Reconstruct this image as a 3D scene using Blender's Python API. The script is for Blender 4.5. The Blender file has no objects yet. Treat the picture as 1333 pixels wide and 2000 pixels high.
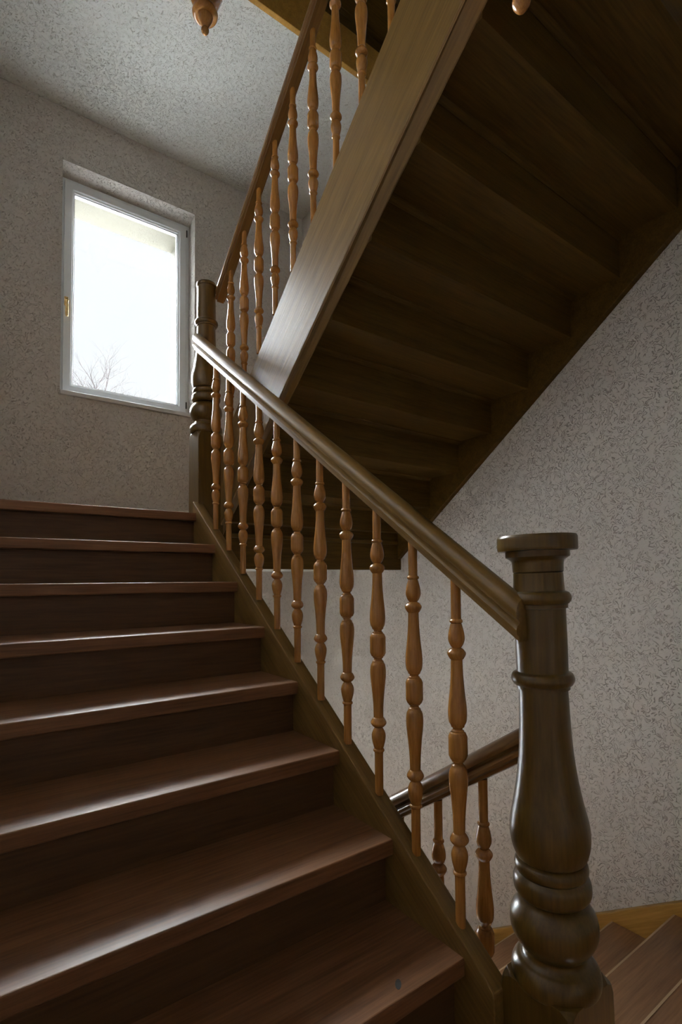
import bpy, bmesh, math, random
from mathutils import Vector, Matrix
random.seed(7)
S = bpy.context.scene
C = S.collection

# ------------------------------------------------------------------ camera, sky, exposure
YAW, PITCH, ROLL, FPX, CY = 0.63165, 0.03749, -0.00708, 1017.03, 1093.4
cam_d = bpy.data.cameras.new('camera')
cam = bpy.data.objects.new('camera', cam_d); C.objects.link(cam)
cam_d.sensor_fit = 'VERTICAL'; cam_d.sensor_height = 36.0; cam_d.sensor_width = 24.0
cam_d.lens = FPX / 2000 * 36.0
cam_d.shift_y = (CY - 1000) / 2000
cam_d.clip_start = 0.02; cam_d.clip_end = 300
Rv = Vector((math.cos(YAW), -math.sin(YAW), 0))
Fh = Vector((math.sin(YAW), math.cos(YAW), 0))
Fw = Fh * math.cos(PITCH) + Vector((0, 0, 1)) * math.sin(PITCH)
Uv = -Fh * math.sin(PITCH) + Vector((0, 0, 1)) * math.cos(PITCH)
R2 = Rv * math.cos(ROLL) + Uv * math.sin(ROLL)
U2 = -Rv * math.sin(ROLL) + Uv * math.cos(ROLL)
cam.matrix_world = Matrix((R2, U2, -Fw)).transposed().to_4x4()
S.camera = cam

SKY = 0.95
w = bpy.data.worlds.new('overcast_sky'); S.world = w; w.use_nodes = True
wn = w.node_tree.nodes; wl = w.node_tree.links
bg = wn['Background']; bg.inputs[1].default_value = SKY
tc = wn.new('ShaderNodeTexCoord'); nz = wn.new('ShaderNodeTexNoise'); cr = wn.new('ShaderNodeValToRGB')
nz.inputs['Scale'].default_value = 2.2; nz.inputs['Detail'].default_value = 4
cr.color_ramp.elements[0].position = 0.3; cr.color_ramp.elements[0].color = (0.90, 0.93, 1.0, 1)
cr.color_ramp.elements[1].position = 0.7; cr.color_ramp.elements[1].color = (1.0, 0.985, 0.99, 1)
wl.new(tc.outputs['Generated'], nz.inputs['Vector']); wl.new(nz.outputs['Fac'], cr.inputs[0]); wl.new(cr.outputs[0], bg.inputs[0])

def portal(name, loc, rot, sx, sy):
    l = bpy.data.lights.new(name, 'AREA'); l.shape = 'RECTANGLE'; l.size = sx; l.size_y = sy
    l.cycles.is_portal = True
    o = bpy.data.objects.new(name, l); o.location = loc; o.rotation_euler = rot; C.objects.link(o)
portal('window_portal', (1.05, 4.60, 2.2), (-math.pi / 2, 0, 0), 1.0, 1.55)
portal('lower_window_portal', (1.05, 4.60, -1.15), (-math.pi / 2, 0, 0), 1.0, 1.7)
portal('added_window_portal', (-0.62, -1.5, -0.40), (0, math.pi / 2 * -1, 0), 0.8, 0.7)

sd = bpy.data.lights.new('veiled_sun', 'SUN'); sd.energy = 170.0; sd.angle = math.radians(75); sd.color = (0.95, 0.97, 1.0)
so = bpy.data.objects.new('veiled_sun', sd); C.objects.link(so)
so.rotation_euler = Vector((-0.35, -1.0, -0.72)).to_track_quat('-Z', 'Y').to_euler()

vs = S.view_settings
vs.view_transform = 'Standard'; vs.look = 'None'; vs.gamma = 1.0; vs.use_curve_mapping = False
vs.exposure = 0.30

# ------------------------------------------------------------------ materials
def new_mat(name):
    m = bpy.data.materials.new(name); m.use_nodes = True
    return m, m.node_tree.nodes, m.node_tree.links, m.node_tree.nodes['Principled BSDF']

def plaster(name, col, scale=1.0, depth=0.006, strength=1.0):
    m, n, l, b = new_mat(name)
    t = n.new('ShaderNodeTexCoord')
    a = n.new('ShaderNodeTexNoise'); a.inputs['Scale'].default_value = 29 * scale; a.inputs['Detail'].default_value = 1.0; a.inputs['Distortion'].default_value = 0.5
    k = n.new('ShaderNodeTexNoise'); k.inputs['Scale'].default_value = 42 * scale; k.inputs['Detail'].default_value = 2.0
    g = n.new('ShaderNodeTexNoise'); g.inputs['Scale'].default_value = 240 * scale; g.inputs['Detail'].default_value = 2
    m6 = n.new('ShaderNodeMath'); m6.operation = 'MULTIPLY'; m6.inputs[1].default_value = 7.0
    fr = n.new('ShaderNodeMath'); fr.operation = 'FRACT'
    s = n.new('ShaderNodeMath'); s.operation = 'SUBTRACT'; s.inputs[1].default_value = 0.5
    ab = n.new('ShaderNodeMath'); ab.operation = 'ABSOLUTE'
    mr = n.new('ShaderNodeMapRange'); mr.inputs[1].default_value = 0.02; mr.inputs[2].default_value = 0.15; mr.inputs[3].default_value = 1; mr.inputs[4].default_value = 0
    mk = n.new('ShaderNodeMapRange'); mk.inputs[1].default_value = 0.40; mk.inputs[2].default_value = 0.52
    mu = n.new('ShaderNodeMath'); mu.operation = 'MULTIPLY'
    ad = n.new('ShaderNodeMath'); ad.operation = 'MULTIPLY_ADD'; ad.inputs[1].default_value = 0.35
    inv = n.new('ShaderNodeMath'); inv.operation = 'SUBTRACT'; inv.inputs[0].default_value = 1.0
    bp = n.new('ShaderNodeBump'); bp.inputs['Strength'].default_value = strength; bp.inputs['Distance'].default_value = depth
    for q in (a, k, g): l.new(t.outputs['Object'], q.inputs['Vector'])
    l.new(a.outputs['Fac'], m6.inputs[0]); l.new(m6.outputs[0], fr.inputs[0]); l.new(fr.outputs[0], s.inputs[0]); l.new(s.outputs[0], ab.inputs[0]); l.new(ab.outputs[0], mr.inputs[0])
    l.new(k.outputs['Fac'], mk.inputs[0]); l.new(mr.outputs[0], mu.inputs[0]); l.new(mk.outputs[0], mu.inputs[1])
    l.new(mu.outputs[0], inv.inputs[1]); l.new(g.outputs['Fac'], ad.inputs[0]); l.new(inv.outputs[0], ad.inputs[2])
    l.new(ad.outputs[0], bp.inputs['Height']); l.new(bp.outputs[0], b.inputs['Normal'])
    # scratched grooves, coloured a little darker than the paint
    mx = n.new('ShaderNodeMix'); mx.data_type = 'RGBA'
    mx.inputs[6].default_value = (*col, 1); mx.inputs[7].default_value = (col[0] * .76, col[1] * .73, col[2] * .69, 1)
    l.new(mu.outputs[0], mx.inputs[0]); l.new(mx.outputs[2], b.inputs['Base Color'])
    b.inputs['Roughness'].default_value = 0.9
    return m

def wood(name, c0, c1, rough=0.35, axis='X', slope=0.0, grain=1.0, bump=0.25, coat=0.0, spec=0.3):
    """grain runs along the given axis; slope tilts it in the Y-Z plane (dz/dy)"""
    m, n, l, b = new_mat(name)
    t = n.new('ShaderNodeTexCoord'); oi = n.new('ShaderNodeObjectInfo')
    mp = n.new('ShaderNodeMapping'); mp.vector_type = 'POINT'
    ro = n.new('ShaderNodeMapping')
    ro.inputs['Rotation'].default_value = (-math.atan(slope), 0, 0)
    sc = {'X': (1.2, 22, 22), 'Y': (22, 1.2, 22), 'Z': (22, 22, 1.2)}[axis]
    mp.inputs['Scale'].default_value = [q * grain for q in sc]
    off = n.new('ShaderNodeVectorMath'); off.operation = 'MULTIPLY_ADD'
    cmb = n.new('ShaderNodeCombineXYZ')
    for i in range(3): l.new(oi.outputs['Random'], cmb.inputs[i])
    off.inputs[1].default_value = (37, 53, 29)
    l.new(cmb.outputs[0], off.inputs[0])
    l.new(t.outputs['Object'], ro.inputs['Vector']); l.new(ro.outputs[0], mp.inputs['Vector']); l.new(mp.outputs[0], off.inputs[2])
    a = n.new('ShaderNodeTexNoise'); a.inputs['Scale'].default_value = 1.0; a.inputs['Detail'].default_value = 6; a.inputs['Roughness'].default_value = 0.62; a.inputs['Distortion'].default_value = 0.6
    f = n.new('ShaderNodeTexNoise'); f.inputs['Scale'].default_value = 6.0; f.inputs['Detail'].default_value = 3
    l.new(off.outputs[0], a.inputs['Vector']); l.new(off.outputs[0], f.inputs['Vector'])
    cr = n.new('ShaderNodeValToRGB')
    cr.color_ramp.elements[0].position = 0.32; cr.color_ramp.elements[0].color = (*c0, 1)
    cr.color_ramp.elements[1].position = 0.68; cr.color_ramp.elements[1].color = (*c1, 1)
    mixf = n.new('ShaderNodeMath'); mixf.operation = 'MULTIPLY_ADD'; mixf.inputs[1].default_value = 0.45
    sub = n.new('ShaderNodeMath'); sub.operation = 'MULTIPLY'; sub.inputs[1].default_value = 0.55
    l.new(a.outputs['Fac'], sub.inputs[0]); l.new(f.outputs['Fac'], mixf.inputs[0]); l.new(sub.outputs[0], mixf.inputs[2])
    l.new(mixf.outputs[0], cr.inputs[0]); l.new(cr.outputs[0], b.inputs['Base Color'])
    bp = n.new('ShaderNodeBump'); bp.inputs['Strength'].default_value = bump; bp.inputs['Distance'].default_value = 0.002
    l.new(mixf.outputs[0], bp.inputs['Height']); l.new(bp.outputs[0], b.inputs['Normal'])
    b.inputs['Roughness'].default_value = rough; b.inputs['Specular IOR Level'].default_value = spec
    b.inputs['Coat Weight'].default_value = coat; b.inputs['Coat Roughness'].default_value = 0.2
    return m

def plain(name, col, rough=0.4, metal=0.0):
    m, n, l, b = new_mat(name)
    t = n.new('ShaderNodeTexCoord'); a = n.new('ShaderNodeTexNoise'); a.inputs['Scale'].default_value = 30
    mr = n.new('ShaderNodeMapRange'); mr.inputs[3].default_value = rough * 0.85; mr.inputs[4].default_value = rough * 1.15
    l.new(t.outputs['Object'], a.inputs['Vector']); l.new(a.outputs['Fac'], mr.inputs[0]); l.new(mr.outputs[0], b.inputs['Roughness'])
    b.inputs['Base Color'].default_value = (*col, 1); b.inputs['Metallic'].default_value = metal
    return m

M_wall = plaster('wall_plaster', (0.68, 0.64, 0.59))
M_ceil = plaster('ceiling_plaster', (0.84, 0.85, 0.81))
M_soffit = plaster('soffit_plaster', (0.72, 0.72, 0.66))
M_out = plaster('outer_render', (0.040, 0.035, 0.022), 1.0, 0.003, 0.5)  # base colour set very dark to offset the strong daylight on the reveal
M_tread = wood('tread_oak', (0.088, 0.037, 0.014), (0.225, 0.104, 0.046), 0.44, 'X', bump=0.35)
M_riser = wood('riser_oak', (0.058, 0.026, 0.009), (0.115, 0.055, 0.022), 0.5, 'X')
M_string_up = wood('string_oak_rising', (0.095, 0.050, 0.011), (0.20, 0.115, 0.033), 0.36, 'Y', 0.713, bump=0.5)
M_string_dn = wood('string_oak_returning', (0.095, 0.052, 0.012), (0.20, 0.115, 0.034), 0.33, 'Y', -0.79, bump=0.7)
M_string_lo = wood('string_oak_lower', (0.30, 0.155, 0.025), (0.50, 0.27, 0.06), 0.4, 'Y', -0.655)
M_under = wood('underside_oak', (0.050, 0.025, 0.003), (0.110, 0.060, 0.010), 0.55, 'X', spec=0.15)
M_bal = wood('baluster_beech', (0.225, 0.092, 0.017), (0.43, 0.188, 0.042), 0.26, 'Z', grain=1.6, bump=0.12, coat=0.3)
M_newel = wood('newel_oak', (0.055, 0.028, 0.004), (0.120, 0.068, 0.012), 0.32, 'Z', bump=0.2, coat=0.22)
M_rail = wood('rail_oak', (0.12, 0.064, 0.014), (0.23, 0.132, 0.038), 0.28, 'Y', 0.7, bump=0.15, coat=0.4)
M_rail_dn = wood('rail_oak_returning', (0.11, 0.052, 0.014), (0.22, 0.112, 0.034), 0.28, 'Y', -0.775, bump=0.15, coat=0.4)
M_floor = wood('floor_oak', (0.19, 0.095, 0.045), (0.36, 0.195, 0.095), 0.4, 'X')
M_glint = plain('painted_edge_glint', (0.55, 0.38, 0.22), 0.4)  # pale colour stands for light caught along the tread edges
M_bounce = plain('bounce_floor', (0.75, 0.70, 0.60), 0.3)  # unseen floor made pale to bounce light onto the stair undersides
M_white = plain('white_pvc', (0.80, 0.84, 0.86), 0.35)
M_sill = plain('white_sill_stone', (0.74, 0.75, 0.76), 0.3)
M_brass = plain('brass', (0.75, 0.52, 0.22), 0.25, 1.0)
M_dark = plain('dark_rubber', (0.03, 0.03, 0.03), 0.6)
M_bark = plain('bark', (0.04, 0.03, 0.03), 0.9)
M_ground = plain('bounce_ground', (0.80, 0.81, 0.82), 0.95)  # unseen ground made pale to bounce daylight up to the ceiling

M_glass, n, l, b = new_mat('window_glass')
n.remove(b)
tr = n.new('ShaderNodeBsdfTransparent'); gl = n.new('ShaderNodeBsdfGlossy'); gl.inputs['Roughness'].default_value = 0.02
fr = n.new('ShaderNodeFresnel'); fr.inputs[0].default_value = 1.45; mx = n.new('ShaderNodeMixShader')
tr.inputs[0].default_value = (0.96, 0.98, 0.98, 1)
l.new(fr.outputs[0], mx.inputs[0]); l.new(tr.outputs[0], mx.inputs[1]); l.new(gl.outputs[0], mx.inputs[2])
l.new(mx.outputs[0], n['Material Output'].inputs['Surface'])

# ------------------------------------------------------------------ mesh helpers
def obj(name, vf, mat, parent=None, bevel=0.0, smooth=False, seg=2):
    verts, faces = vf
    o0 = parent_loc(parent)
    me = bpy.data.meshes.new(name)
    me.from_pydata([(v[0] - o0[0], v[1] - o0[1], v[2] - o0[2]) for v in verts], [], faces)
    bm = bmesh.new(); bm.from_mesh(me); bmesh.ops.recalc_face_normals(bm, faces=bm.faces)
    if smooth:
        for f in bm.faces: f.smooth = True
        for e in bm.edges:
            if len(e.link_faces) == 2 and e.calc_face_angle(0) > math.radians(38): e.smooth = False
    bm.to_mesh(me); bm.free()
    me.materials.append(mat)
    o = bpy.data.objects.new(name, me); C.objects.link(o)
    if parent: o.parent = parent
    if bevel:
        md = o.modifiers.new('bevel', 'BEVEL'); md.width = bevel; md.segments = seg; md.limit_method = 'ANGLE'; md.angle_limit = math.radians(40)
    return o
def parent_loc(p):
    v = Vector((0, 0, 0))
    while p is not None:
        v = v + Vector(p.location); p = p.parent
    return v
def thing(name, label, cat, loc=(0, 0, 0), group=None):
    o = bpy.data.objects.new(name, None); C.objects.link(o); o.location = loc
    o.empty_display_size = 0.05
    o['label'] = label; o['category'] = cat
    if group: o['group'] = group
    return o
def structure(o): o['kind'] = 'structure'; return o
def join(*vfs):
    V, F = [], []
    for v, f in vfs:
        n0 = len(V); V += list(v); F += [tuple(i + n0 for i in q) for q in f]
    return V, F
def box(x0, x1, y0, y1, z0, z1):
    V = [(x, y, z) for x in (x0, x1) for y in (y0, y1) for z in (z0, z1)]
    return V, [(0, 1, 3, 2), (4, 6, 7, 5), (0, 4, 5, 1), (2, 3, 7, 6), (0, 2, 6, 4), (1, 5, 7, 3)]
def prism_x(poly, x0, x1):
    """poly of (y,z) extruded along x"""
    n = len(poly)
    V = [(x0, y, z) for y, z in poly] + [(x1, y, z) for y, z in poly]
    F = [tuple(range(n)), tuple(range(2 * n - 1, n - 1, -1))] + [(i, (i + 1) % n, n + (i + 1) % n, n + i) for i in range(n)]
    return V, F
def sweep(prof, xc, y0, y1, zf, nseg=2):
    """vertical section (x, v) swept along y on the line zf(y)"""
    n = len(prof); V = []; F = []
    for k in range(nseg + 1):
        y = y0 + (y1 - y0) * k / nseg
        V += [(xc + x, y, zf(y) + v) for x, v in prof]
    for k in range(nseg):
        for i in range(n):
            j = (i + 1) % n
            F.append((k * n + i, k * n + j, (k + 1) * n + j, (k + 1) * n + i))
    F += [tuple(range(n)), tuple(range((nseg + 1) * n - 1, nseg * n - 1, -1))]
    return V, F
def lathe(prof, x, y, z, seg=40):
    """prof: list of (r, dz), r=0 at ends closes the form"""
    V = []; F = []; rings = []
    for r, dz in prof:
        if r < 1e-5: rings.append([len(V)]); V.append((x, y, z + dz))
        else:
            rings.append(list(range(len(V), len(V) + seg)))
            V += [(x + r * math.cos(2 * math.pi * i / seg), y + r * math.sin(2 * math.pi * i / seg), z + dz) for i in range(seg)]
    for a, c in zip(rings, rings[1:]):
        for i in range(seg):
            j = (i + 1) % seg
            if len(a) == 1 and len(c) == 1: continue
            if len(a) == 1: F.append((a[0], c[i], c[j]))
            elif len(c) == 1: F.append((a[i], a[j], c[0]))
            else: F.append((a[i], a[j], c[j], c[i]))
    return V, F
def spline(pts, sub=5):
    """smooth r(z) profile, a point flagged with a third value is a sharp corner"""
    out = []
    P = [(p[0], p[1]) for p in pts]; sharp = [len(p) > 2 for p in pts]
    n = len(P)
    def tan(i):
        a = P[max(0, i - 1)]; b_ = P[min(n - 1, i + 1)]
        return ((b_[0] - a[0]) / 2, (b_[1] - a[1]) / 2)
    for i in range(n - 1):
        p0, p1 = P[i], P[i + 1]
        t0 = (p1[0] - p0[0], p1[1] - p0[1]) if sharp[i] else tan(i)
        t1 = (p1[0] - p0[0], p1[1] - p0[1]) if sharp[i + 1] else tan(i + 1)
        L = math.hypot(p1[0] - p0[0], p1[1] - p0[1])
        def cl(t):
            m = math.hypot(*t); k = min(1.0, L / m) if m > 1e-9 else 1
            return (t[0] * k, t[1] * k)
        t0, t1 = cl(t0), cl(t1)
        for s in range(sub):
            u = s / sub; h0 = 2 * u**3 - 3 * u**2 + 1; h1 = u**3 - 2 * u**2 + u; h2 = -2 * u**3 + 3 * u**2; h3 = u**3 - u**2
            out.append((max(0.0005, h0 * p0[0] + h1 * t0[0] + h2 * p1[0] + h3 * t1[0]), h0 * p0[1] + h1 * t0[1] + h2 * p1[1] + h3 * t1[1]))
    out.append(P[-1])
    return out

# ------------------------------------------------------------------ the measures of the place (metres, eye level = 0)
XL, XR, YF, YB = -0.38, 2.63, 4.20, -2.60      # inner faces of the walls
ZFL = -1.125                                   # floor the camera stands on
ZLAND = 0.363                                  # half landing
ZLOW = -2.71                                   # lower half landing
H = 3.43                                       # storey height
ZC = 3.50
WX0, WX1 = 0.56, 1.56

# ------------------------------------------------------------------ setting
def wall_with_holes(x0, x1, z0, z1, y, holes, inward):
    """inner skin of a wall in the plane y, holes = (x0,x1,z0,z1)"""
    xs = sorted({x0, x1, *[h[0] for h in holes], *[h[1] for h in holes]})
    zs = sorted({z0, z1, *[h[2] for h in holes], *[h[3] for h in holes]})
    V = []; F = []
    for a, b_ in zip(xs, xs[1:]):
        for c, d in zip(zs, zs[1:]):
            if any(h[0] <= a and b_ <= h[1] and h[2] <= c and d <= h[3] for h in holes): continue
            n0 = len(V); V += [(a, y, c), (b_, y, c), (b_, y, d), (a, y, d)]; F.append((n0, n0 + 1, n0 + 2, n0 + 3))
    return V, F
def quadstrip(r0, r1):
    """reveal between two rectangles of (x0,x1,z0,z1,y)"""
    def ring(r): x0, x1, z0, z1, y = r; return [(x0, y, z0), (x1, y, z0), (x1, y, z1), (x0, y, z1)]
    V = ring(r0) + ring(r1)
    return V, [(i, (i + 1) % 4, 4 + (i + 1) % 4, 4 + i) for i in range(4)]
WINS = [(WX0, WX1, 1.372, 3.106), (WX0, WX1, -1.95, -0.33)]
vf = [wall_with_holes(XL, XR, ZLOW - 0.3, 5.6, YF, WINS, 1)]
for x0, x1, z0, z1 in WINS:
    vf.append(quadstrip((x0, x1, z0, z1, YF), (x0, x1 - 0.005, z0, z1 - 0.045, YF + 0.16)))
inner = obj('wall_far', join(*vf), M_wall); structure(inner)
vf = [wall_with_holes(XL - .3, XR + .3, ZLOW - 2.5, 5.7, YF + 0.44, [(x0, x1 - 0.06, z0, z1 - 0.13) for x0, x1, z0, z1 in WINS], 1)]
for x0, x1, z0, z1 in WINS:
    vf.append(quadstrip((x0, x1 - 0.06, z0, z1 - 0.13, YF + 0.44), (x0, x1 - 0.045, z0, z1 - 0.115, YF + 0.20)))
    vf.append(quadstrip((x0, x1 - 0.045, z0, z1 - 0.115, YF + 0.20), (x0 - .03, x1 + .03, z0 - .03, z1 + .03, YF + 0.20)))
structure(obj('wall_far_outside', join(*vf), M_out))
structure(obj('wall_right', box(XR, XR + 0.3, YB - .3, YF + .44, ZLOW - 0.3, 5.6), M_wall))
LW = (-1.80, -1.20, -0.75, -0.05)  # unseen window added behind the camera to light right wall and newel
vf = [wall_with_holes(YB - .3, YF + .44, ZLOW - .3, 5.6, 0, [LW], 1), quadstrip((*LW, 0), (*LW, -0.16))]
V, F = join(*vf)
structure(obj('wall_left', ([(XL + y, x, z) for x, y, z in V], F), M_wall))
structure(obj('wall_back', box(XL - .3, XR + .3, YB - 0.3, YB, ZLOW - .3, 5.6), M_wall))
structure(obj('floor', prism_z := (lambda P, z0, z1: ([(x, y, z0) for x, y in P] + [(x, y, z1) for x, y in P],
    [tuple(range(len(P))), tuple(range(2 * len(P) - 1, len(P) - 1, -1))] + [(i, (i + 1) % len(P), len(P) + (i + 1) % len(P), len(P) + i) for i in range(len(P))]))(
    [(XL, YB), (XR, YB), (XR, 0.46), (1.10, 0.46), (1.10, 1.0), (XL, 1.0)], ZFL - 0.28, ZFL), M_floor))
structure(obj('ceiling', box(XL, XR, YB, YF, 5.45, 5.6), M_ceil))
structure(obj('floor_upper_storey', box(XL, XR, YB, 0.735, 2.02, 2.30), M_ceil))
structure(obj('floor_lower_landing', box(XL, XR, 2.75, YF, ZLOW - .25, ZLOW), M_bounce))
structure(obj('ground_outside', ([(-60, YF + .5, -5.2), (60, YF + .5, -5.2), (60, 90, -5.2), (-60, 90, -5.2)], [(0, 1, 2, 3)]), M_ground))

# window builder (frame, sash, glass, handle, hinges, sill)
def frame_ring(x0, x1, z0, z1, y0, y1, wd):
    return join(box(x0, x1, y0, y1, z0, z0 + wd), box(x0, x1, y0, y1, z1 - wd, z1),
                box(x0, x0 + wd, y0, y1, z0 + wd, z1 - wd), box(x1 - wd, x1, y0, y1, z0 + wd, z1 - wd))
def ring_prof(x0, x1, z0, z1, prof):
    """mitred frame: prof = list of (inset, y)"""
    V = []; F = []
    n = len(prof)
    for ins, y in prof:
        V += [(x0 + ins, y, z0 + ins), (x1 - ins, y, z0 + ins), (x1 - ins, y, z1 - ins), (x0 + ins, y, z1 - ins)]
    for k in range(n):
        k2 = (k + 1) % n
        for i in range(4):
            j = (i + 1) % 4
            F.append((k * 4 + i, k * 4 + j, k2 * 4 + j, k2 * 4 + i))
    return V, F
def window(name, z0, z1, handle=True):
    yf = YF + 0.13
    e = bpy.data.objects.new(name, None); C.objects.link(e); e.location = (1.06, yf, z0); e['kind'] = 'structure'
    obj('window_frame', ring_prof(WX0 - .002, WX1 - .004, z0 + .028, z1 - .04, [(0, yf), (.042, yf), (.042, yf + .02), (.05, yf + .02), (.05, yf + .07), (0, yf + .07)]), M_white, e, 0.002)
    sx0, sx1, sz0, sz1 = WX0 + .03, WX1 - .036, z0 + .045, z1 - .07
    s = obj('window_sash', ring_prof(sx0, sx1, sz0, sz1, [(0, yf - .022), (.052, yf - .022), (.057, yf - .012), (.066, yf - .010), (.070, yf + .004), (.070, yf + .05), (0, yf + .05)]), M_white, e, 0.003)
    ga = obj('glazing_gasket', ring_prof(sx0 + .069, sx1 - .069, sz0 + .069, sz1 - .069, [(0, yf + .004), (.004, yf + .004), (.004, yf + .010), (0, yf + .010)]), M_dark, s)
    obj('window_glass', box(sx0 + .06, sx1 - .06, yf + .010, yf + .018, sz0 + .06, sz1 - .06), M_glass, s)
    obj('window_sill', box(WX0 - .002, WX1 + .004, YF - .022, yf + .02, z0 - .018, z0 + .014), M_sill, e, 0.004)
    if handle:
        hx = sx0 + .018; hz = 2.10
        h_ = obj('window_handle', join(box(hx - .013, hx + .013, yf - .034, yf - .021, hz - .035, hz + .035)), M_brass, s, 0.005)
        lv = lathe(spline([(0.0005, -.13), (.010, -.125), (.0115, -.08), (.009, -.03), (.012, -.005), (.0005, .005)], 4), hx, yf - .066, hz, 14)
        nk = lathe([(0.0005, 0), (.008, 0), (.008, .034), (.0005, .034)], 0, 0, 0, 14)
        nk = ([(hx + v[0], yf - .066 + v[2], hz - .004 + v[1]) for v in nk[0]], nk[1])
        obj('handle_lever', join(lv, nk), M_brass, h_, smooth=True)
        for hz in (z1 - .145, z0 + .09):
            obj('hinge', join(lathe([(0.0005, 0), (.007, 0), (.007, .055), (.0005, .055)], sx1 + .006, yf - .014, hz, 12)), M_dark, s, smooth=True)
    return e
window('window_1', 1.372, 3.106)
window('window_2', -1.95, -0.33, False)
e = bpy.data.objects.new('added_window', None); C.objects.link(e); e.location = (XL - .12, -1.425, LW[2]); e['kind'] = 'structure'
V, F = ring_prof(LW[0], LW[1], LW[2], LW[3], [(0, -.15), (.06, -.15), (.06, -.09), (0, -.09)])
obj('window_frame', ([(XL + y, x, z) for x, y, z in V], F), M_white, e, .003)
obj('window_glass', box(XL - .125, XL - .118, LW[0] + .05, LW[1] - .05, LW[2] + .05, LW[3] - .05), M_glass, e)

# ------------------------------------------------------------------ stair flights
G = 0.26
def zN(y): return -0.9351 + 0.7130 * (y - 0.8887)
def tread_poly(yn, yb_, z, t=0.045, r=0.005):
    """tread section with a rounded nose at yn; yb_ = back edge (either side)"""
    s = 1 if yb_ > yn else -1
    P = [(yb_, z), (yb_, z - t)]
    for a in range(0, 91, 30):
        P.append((yn + s * (r - r * math.sin(math.radians(a))), z - t + r - r * math.cos(math.radians(a))))
    for a in range(0, 91, 30):
        P.append((yn + s * (r - r * math.cos(math.radians(a))), z - r + r * math.sin(math.radians(a))))
    return P
# main flight, rising away from the camera
mf = thing('stair_flight', 'dark brown wooden main flight climbing from the lower left to the landing by the window', 'staircase', (0.33, 0.93, ZFL))
XS = 1.018
for k in range(0, 7):
    yk, zk = 0.8887 + k * G, -0.9351 + k * 0.1854
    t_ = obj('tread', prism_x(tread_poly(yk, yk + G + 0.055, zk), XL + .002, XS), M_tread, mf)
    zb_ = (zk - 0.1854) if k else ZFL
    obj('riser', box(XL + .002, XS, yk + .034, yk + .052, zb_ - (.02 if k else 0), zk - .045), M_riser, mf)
    if k == 0:
        kx, ky = 0.832, 0.925
        n_ = 12
        ring = [(kx + .006 * math.cos(2 * math.pi * i / n_) + .010 * math.sin(2 * math.pi * i / n_), ky - .004 * math.cos(2 * math.pi * i / n_) + .012 * math.sin(2 * math.pi * i / n_)) for i in range(n_)]
        V = [(x, y, zk + .0008) for x, y in ring] + [(x, y, zk - .001) for x, y in ring]
        obj('knot', (V, [tuple(range(n_)), tuple(range(2 * n_ - 1, n_ - 1, -1))] + [(i, (i + 1) % n_, n_ + (i + 1) % n_, n_ + i) for i in range(n_)]), M_dark, t_)['label'] = 'small dark knot in the lowest visible tread'
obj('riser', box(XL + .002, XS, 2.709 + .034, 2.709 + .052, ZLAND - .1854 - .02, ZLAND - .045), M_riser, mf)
def string1(y): return zN(y) + 0.031
obj('stringer', prism_x([(0.80, string1(0.80)), (2.76, string1(2.76)), (2.76, string1(2.76) - .36), (1.02, string1(1.02) - .36), (0.80, ZFL)], XS, 1.072), M_string_up, mf, 0.004)

# half landing: boards, nosing board, timber front beam, plastered soffit
la = thing('half_landing', 'wooden half landing below the bright window, at the head of the main flight', 'landing', (1.1, 3.4, 0.07))
obj('nosing_board', prism_x(tread_poly(2.709, 2.90, ZLAND), XL + .002, 1.044), M_tread, la)
obj('landing_floor', box(XL + .002, XR - .002, 2.90, YF - .002, ZLAND - .03, ZLAND), M_floor, la)
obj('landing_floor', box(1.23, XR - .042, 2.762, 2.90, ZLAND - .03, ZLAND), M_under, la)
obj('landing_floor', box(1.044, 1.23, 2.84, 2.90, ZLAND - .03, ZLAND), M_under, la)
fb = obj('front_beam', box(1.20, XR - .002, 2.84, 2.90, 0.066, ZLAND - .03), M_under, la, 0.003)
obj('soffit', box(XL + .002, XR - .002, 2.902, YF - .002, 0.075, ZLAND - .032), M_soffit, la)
obj('beam_moulding', box(1.225, XR - .042, 2.822, 2.84, 0.25, 0.275), M_under, fb, 0.004)

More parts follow.
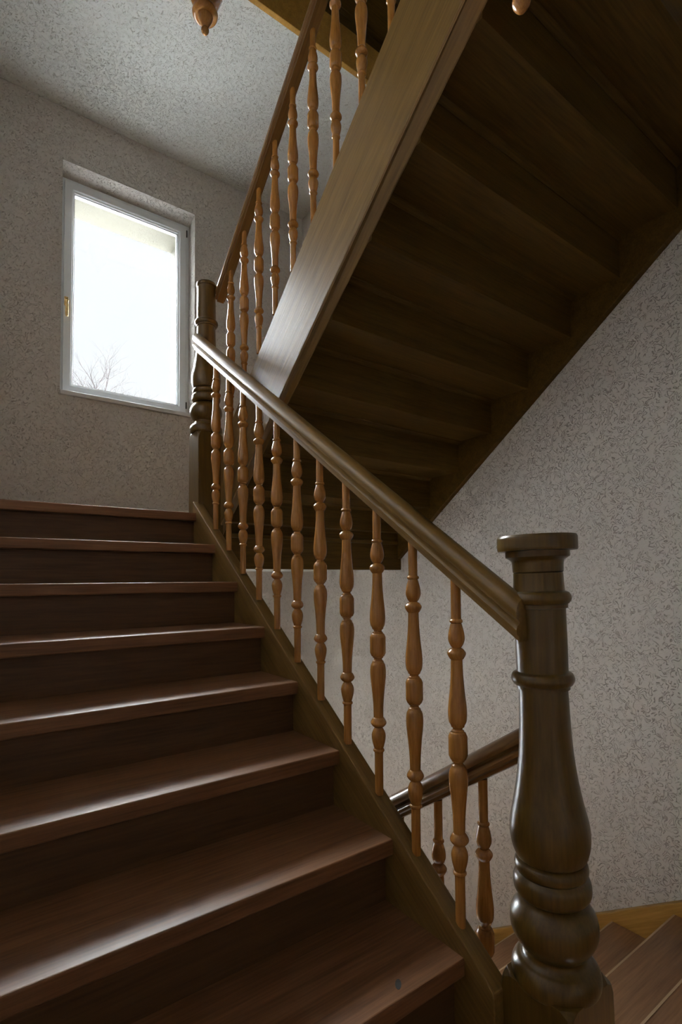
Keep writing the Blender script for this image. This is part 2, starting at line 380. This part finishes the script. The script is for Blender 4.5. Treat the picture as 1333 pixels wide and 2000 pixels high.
# return flight: seen from below
XI0, XI1 = 1.175, 1.226      # inner string
def t2(y): return 1.053 + 0.81 * (2.375 - y)
def b2(y): return 0.84 + 0.79 * (2.076 - y)
def wb(y): return 1.121 + 0.757 * (1.55 - y)
def return_flight(name, dz, label, mmax):
    f = thing(name, label, 'staircase', (1.9, 2.80, 0.363 + dz))
    for m in range(1, mmax + 1):
        yr = 2.785 - G * (m - 1)           # face of the riser under tread m
        zu = 0.687 + 0.19687 * (m - 2) + dz  # underside of tread m
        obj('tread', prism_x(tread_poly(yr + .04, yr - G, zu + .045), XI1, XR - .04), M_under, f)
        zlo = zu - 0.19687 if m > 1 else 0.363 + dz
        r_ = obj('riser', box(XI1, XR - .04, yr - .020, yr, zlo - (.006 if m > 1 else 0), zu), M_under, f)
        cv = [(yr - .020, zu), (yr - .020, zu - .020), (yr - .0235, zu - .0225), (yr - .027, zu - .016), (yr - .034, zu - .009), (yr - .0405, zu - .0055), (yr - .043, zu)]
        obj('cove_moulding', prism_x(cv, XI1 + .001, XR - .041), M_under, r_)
    m = mmax + 1
    yr = 2.785 - G * mmax; zu = 0.687 + 0.19687 * (m - 2) + dz
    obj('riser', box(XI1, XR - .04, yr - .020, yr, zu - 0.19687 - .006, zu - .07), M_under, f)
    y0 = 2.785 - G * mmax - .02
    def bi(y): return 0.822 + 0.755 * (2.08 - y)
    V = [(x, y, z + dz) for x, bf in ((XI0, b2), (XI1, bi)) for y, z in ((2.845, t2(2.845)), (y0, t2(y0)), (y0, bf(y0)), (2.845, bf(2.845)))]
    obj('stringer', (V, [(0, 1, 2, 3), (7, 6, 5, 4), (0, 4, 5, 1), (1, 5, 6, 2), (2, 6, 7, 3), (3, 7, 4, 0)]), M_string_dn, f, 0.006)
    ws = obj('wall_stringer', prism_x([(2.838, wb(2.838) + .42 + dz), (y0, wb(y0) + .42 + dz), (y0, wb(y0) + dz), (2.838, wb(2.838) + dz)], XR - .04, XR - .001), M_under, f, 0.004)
    return f
return_flight('stair_flight', 0, 'dark wooden return flight seen from below, its plank stringer crossing the upper middle', 8)
return_flight('stair_flight', H, 'underside of the topmost wooden flight, behind the upper banister at the top edge', 5)
la2 = thing('half_landing', 'upper half landing with pale plastered underside forming the ceiling over the window', 'landing', (1.1, 3.4, 3.50))
obj('soffit', box(XL + .002, XR - .002, 2.752, YF - .002, 3.50, 3.76), M_ceil, la2)
obj('front_beam', box(1.20, XR - .002, 2.715, 2.75, 3.495, 3.76), M_string_lo, la2, 0.003)
obj('front_beam', box(XL + .002, 1.04, 2.715, 2.75, 3.495, 3.76), M_string_lo, la2, 0.003)

# lower flight, coming up towards the camera on the right
lf = thing('stair_flight', 'lower wooden flight rising to the floor beside the big newel post, bottom right corner', 'staircase', (1.9, 2.7, ZLOW))
XT = XR - .04
for i in range(0, 8):
    yn, zt = 0.77 + 0.278 * i, -1.328 - 0.172 * i
    t_ = obj('tread', prism_x(tread_poly(yn, yn - 0.278 - .05, zt), 1.232, XT), M_floor, lf)
    obj('nosing_glint', box(1.233, XT - .001, yn - .006, yn + .001, zt - .004, zt + .0008), M_glint, t_)['label'] = 'painted glint along the tread edge'  # light on the nosing, painted as a thin pale strip
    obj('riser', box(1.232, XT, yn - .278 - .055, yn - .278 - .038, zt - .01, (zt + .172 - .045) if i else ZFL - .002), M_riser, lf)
def lz(y): return -1.441 - 0.640 * (y - 1.03)
obj('wall_stringer', prism_x([(0.47, ZFL + .02), (0.55, lz(0.55)), (2.72, lz(2.72)), (2.72, lz(2.72) - .36), (0.47, lz(.47) - .36)], XT, XR - .001), M_string_lo, lf, 0.004)
obj('stringer', prism_x([(0.82, lz(.82) + .05), (2.72, lz(2.72) + .05), (2.72, lz(2.72) - .31), (0.82, lz(.82) - .31)], 1.18, 1.232), M_string_dn, lf, 0.004)

# ------------------------------------------------------------------ newel posts
NEWEL = [(.088, -.937, 1), (.0955, -.931), (.0985, -.915), (.0955, -.898), (.086, -.885), (.078, -.880, 1), (.070, -.872), (.069, -.861),
         (.082, -.846), (.094, -.824), (.0975, -.803), (.094, -.780), (.080, -.757), (.064, -.744, 1), (.074, -.741), (.084, -.730), (.0865, -.715), (.084, -.699), (.075, -.688, 1),
         (.080, -.682), (.082, -.672), (.079, -.662), (.070, -.655, 1), (.078, -.650), (.0865, -.625), (.0895, -.596), (.087, -.566), (.077, -.520), (.0675, -.465),
         (.061, -.405), (.0575, -.340), (.0555, -.262, 1), (.0605, -.261, 1), (.0605, -.253, 1), (.066, -.251), (.0715, -.239), (.0675, -.226), (.058, -.221, 1)]
NEAR_TOP = [(.0590, -.140), (.0585, -.0720, 1), (.0635, -.071, 1), (.0635, -.062, 1), (.067, -.060), (.0725, -.049), (.068, -.036), (.0585, -.031, 1),
            (.0570, .000), (.0565, .0115, 1), (.0550, .0125, 1), (.0550, .0145, 1), (.0575, .015, 1), (.0595, .040), (.066, .046), (.073, .050, 1), (.073, .064, 1), (.090, .065, 1), (.0915, .070, 1), (.0915, .096, 1), (.089, .101, 1), (0.0005, .101, 1)]
FAR_TOP = [(.0575, -.16), (.056, -.06), (.057, -.012), (.0605, -.008), (.061, .004), (.057, .013), (.035, .020), (0.0005, .022)]
def block(cx, cy, h, z0, z1, ch):
    """square block whose upper corners are cut back to the turning"""
    V = []; F = []
    k = h * 0.70
    def octo(a, z): # a = corner cut
        return [(cx - h + a, cy - h, z), (cx + h - a, cy - h, z), (cx + h, cy - h + a, z), (cx + h, cy + h - a, z), (cx + h - a, cy + h, z), (cx - h + a, cy + h, z), (cx - h, cy + h - a, z), (cx - h, cy - h + a, z)]
    rings = [octo(.002, z0), octo(.002, z1 - ch), octo(h * .10, z1 - ch * .35), octo(h * .30, z1)]
    for r in rings: V += r
    for q in range(len(rings) - 1):
        for i in range(8):
            j = (i + 1) % 8; F.append((q * 8 + i, q * 8 + j, q * 8 + 8 + j, q * 8 + 8 + i))
    F += [tuple(range(7, -1, -1)), tuple(range((len(rings) - 1) * 8, len(rings) * 8))]
    return V, F
PEND = [(0.0005, 0), (.010, .004), (.0205, .018), (.0225, .032), (.014, .046, 1), (.020, .052), (.034, .078), (.043, .100), (.045, .108, 1), (.050, .106), (.064, .108), (.073, .122), (.074, .136), (.062, .158, 1), (.068, .17), (.086, .215), (.103, .265), (.106, .300), (.100, .325), (.080, .345, 1)]
def pendant(cx, cy, z, s=1.0): return lathe([(r * s, d * s) for r, d in spline(PEND, 5)], cx, cy, z, 40)

NX, NY = 1.12, 0.73
ne = thing('newel_post', 'big turned newel post with a round flat cap in the right foreground', 'newel post', (NX, NY, ZFL), 'turned newel posts')
sh = obj('turned_shaft', lathe(spline(NEWEL, 6) + spline(NEAR_TOP, 6)[:-1][0:0] + [(r, z) for r, z in spline(NEAR_TOP[:11], 6)] + [(.0545, .012), (.0545, .013), (.0005, .013)], NX, NY, 0, 56), M_newel, ne, smooth=True)
obj('cap', lathe([(.0005, .0125), (.0545, .0125)] + spline(NEAR_TOP[12:], 5), NX, NY, 0, 56), M_newel, ne, smooth=True)
obj('base_block', block(NX, NY, .089, ZFL - .27, -.924, .030), M_newel, ne, 0.003)
ne.rotation_euler = (math.radians(-0.8), math.radians(-1.1), 0)
# turn about the cap so the top stays in place
top = Vector((0, 0, -ZFL)); ne.location = Vector((NX, NY, ZFL)) + top - ne.rotation_euler.to_matrix() @ top

FX, FY, FS = 1.1185, 2.8235, 0.92
fz = 1.471 + .24 * FS            # ring of the shaft sits at 1.471
fe = thing('newel_post', 'turned newel post on the half landing just right of the window', 'newel post', (FX, FY, 0.1), 'turned newel posts')
prof = [(r * FS, z * FS) for r, z in spline(NEWEL, 6)] + [(r * FS, (z * FS * 1.02)) for r, z in spline(FAR_TOP, 6)]
obj('turned_shaft', lathe(prof, FX, FY, fz, 48), M_newel, fe, smooth=True)
obj('base_block', block(FX, FY, .0735, -.02, fz - .938 * FS, .045), M_newel, fe, 0.003)
obj('pendant', pendant(FX, FY, -.02 - .315, .9), M_newel, fe, smooth=True)
pe = thing('newel_post', 'carved drop of a newel post hanging from the ceiling edge at top left', 'newel post', (1.12, 2.86, 3.233), 'drops of the newel posts above')
obj('pendant', pendant(1.12, 2.86, 3.233), M_bal, pe, smooth=True)
obj('base_block', block(1.12, 2.86, .08, 3.56, 4.2, .04), M_newel, pe, .003)
pe = thing('newel_post', 'small tip of a newel drop hanging at the top edge right of centre', 'newel post', (1.12, 0.742, 1.425), 'drops of the newel posts above')
obj('pendant', pendant(1.12, 0.742, 1.425), M_bal, pe, smooth=True)
obj('base_block', block(1.12, 0.742, .08, 1.75, 2.6, .04), M_newel, pe, .003)

# ------------------------------------------------------------------ balusters and handrails
HALF = [(.0245, 0), (.0245, .024, 1), (.020, .034), (.0165, .036, 1), (.0165, .039, 1), (.0125, .042), (.013, .046, 1), (.017, .049, 1), (.018, .053),
        (.0225, .062), (.0245, .080), (.0235, .104), (.0195, .140), (.0163, .180), (.0150, .221, 1), (.018, .224), (.0235, .234), (.0235, .241), (.017, .249), (.0115, .252, 1),
        (.017, .260), (.0215, .274), (.0200, .292), (.0155, .310), (.0135, .316, 1), (.0165, .318), (.0170, .323), (.0135, .327, 1), (.0130, .335)]
def baluster_profile(up, dn):
    a = spline(HALF, 4)
    upper = a + [(.0130, up), (.0005, up)]
    lower = [(r, -z) for r, z in a] + [(.0130, -dn), (.0005, -dn)]
    return list(reversed(lower))[:-1] + upper
BP = baluster_profile(.445, .455)
def make_baluster(x, y, z, parent, mesh=None):
    if mesh is None:
        o = obj('baluster', lathe(BP, 0, 0, 0, 28), M_bal, None, smooth=True)
    else:
        o = mesh.copy(); C.objects.link(o)
    o.parent = parent; L = parent_loc(parent); o.location = (x - L[0], y - L[1], z - L[2])
    o.rotation_euler = (0, 0, random.uniform(0, 6.28))
    return o
RAILP = [(-.021, 0), (.021, 0), (.021, .012), (.0295, .017), (.031, .027), (.027, .036), (.0185, .041), (.0185, .046), (.028, .052), (.0315, .064), (.029, .078), (.021, .090), (.010, .097), (-.010, .097), (-.021, .090), (-.029, .078), (-.0315, .064), (-.028, .052), (-.0185, .046), (-.0185, .041), (-.027, .036), (-.031, .027), (-.0295, .017), (-.021, .012)]
RAIL2P = [(x, v * .80) for x, v in RAILP]

b1 = thing('balustrade', 'banister of the main flight, thick moulded handrail on turned balusters, centre', 'banister', (1.055, 0.92, -0.885))
obj('handrail', sweep(RAILP, 1.055, 0.725, 2.79, lambda y: -.150 + 0.695 * (y - .719)), M_rail, b1, smooth=True)
first = None
for n_ in range(11):
    y = 0.924 + 0.1585 * n_
    z = -.432 + 0.722 * (y - .924)
    o = make_baluster(1.047, y, z, b1, first)
    first = first or o
b2_ = thing('balustrade', 'upper banister with slender turned balusters climbing along the return flight', 'banister', (1.19, 2.66, 0.9))
obj('handrail', sweep(RAIL2P, 1.192, 0.80, 2.80, lambda y: 1.56 + 0.775 * (2.864 - y)), M_rail_dn, b2_, smooth=True)
for n_ in range(-4, 6):
    y = 1.985 - .1685 * n_
    make_baluster(1.196, y, 1.849 + .757 * (1.985 - y), b2_, first)
b3 = thing('balustrade', 'lower banister descending behind the big newel post', 'banister', (1.195, 0.97, -1.45))
obj('handrail', sweep([(x, v * .92) for x, v in RAILP], 1.195, 0.76, 2.6, lambda y: -.484 - .668 * (y - .843)), M_rail_dn, b3, smooth=True)
for n_ in range(0, 9):
    y = 0.966 + .172 * n_
    make_baluster(1.195, y, -1.007 - .668 * (y - .966), b3, first)

# ------------------------------------------------------------------ bare trees outside
def tube(V, F, p0, p1, r0, r1, n=5):
    d = (p1 - p0).normalized(); a = d.orthogonal().normalized(); c = d.cross(a); n0 = len(V)
    for p, r in ((p0, r0), (p1, r1)):
        for i in range(n):
            t = 2 * math.pi * i / n; V.append(tuple(p + (a * math.cos(t) + c * math.sin(t)) * r))
    for i in range(n):
        j = (i + 1) % n; F.append((n0 + i, n0 + j, n0 + n + j, n0 + n + i))
    F.append(tuple(n0 + i for i in range(n - 1, -1, -1))); F.append(tuple(n0 + n + i for i in range(n)))
def grow(V, F, p, d, L, r, depth, rng):
    segs = 3
    for s in range(segs):
        d2 = (d + Vector((rng.uniform(-.18, .18), rng.uniform(-.18, .18), rng.uniform(-.08, .14)))).normalized()
        q = p + d2 * L / segs
        tube(V, F, p, q, r, r * .8); r *= .8
        if depth > 0 and s < segs - 1 or depth > 1:
            for _ in range(1 if depth < 3 else 2):
                ax = Vector((rng.uniform(-1, 1), rng.uniform(-1, 1), rng.uniform(-.2, .7))).normalized()
                grow(V, F, q, (d2 * .75 + ax * .75).normalized(), L * rng.uniform(.45, .66), r * .62, depth - 1, rng)
        p, d = q, d2
def tree(x, y, ztop, label, seed, lean=0):
    rng = random.Random(seed)
    t = thing('bare_tree', label, 'tree', (x, y, -5.2), 'bare trees outside the window')
    V, F = [], []
    base = Vector((x, y, -5.2)); hgt = ztop + 5.2
    p = base; r = .11; q = base
    for s in range(6):
        q = p + Vector((rng.uniform(-.1, .1), rng.uniform(-.1, .1), hgt * .66 / 6)); tube(V, F, p, q, r, r * .9, 8); r *= .9; p = q
    tr_ = obj('trunk', (V, F), M_bark, t)
    V, F = [], []
    for _ in range(5):
        grow(V, F, p, Vector((rng.uniform(-.6, .6), rng.uniform(-.5, .5), 1.0)).normalized(), hgt * .21, .085, 5, rng)
    zt = max(v[2] for v in V)
    k = (ztop - p.z) / (zt - p.z)
    V = [(p.x + (v[0] - p.x) * .9, p.y + (v[1] - p.y) * .9, p.z + (v[2] - p.z) * k) for v in V]
    obj('branches', (V, F), M_bark, t)
    return t
tree(1.95, 14, 5.75, 'bare tree with forked twigs in the lower left corner of the window view', 3)
tree(5.0, 20.0, 7.5, 'smaller bare tree top showing along the bottom of the window view', 11)
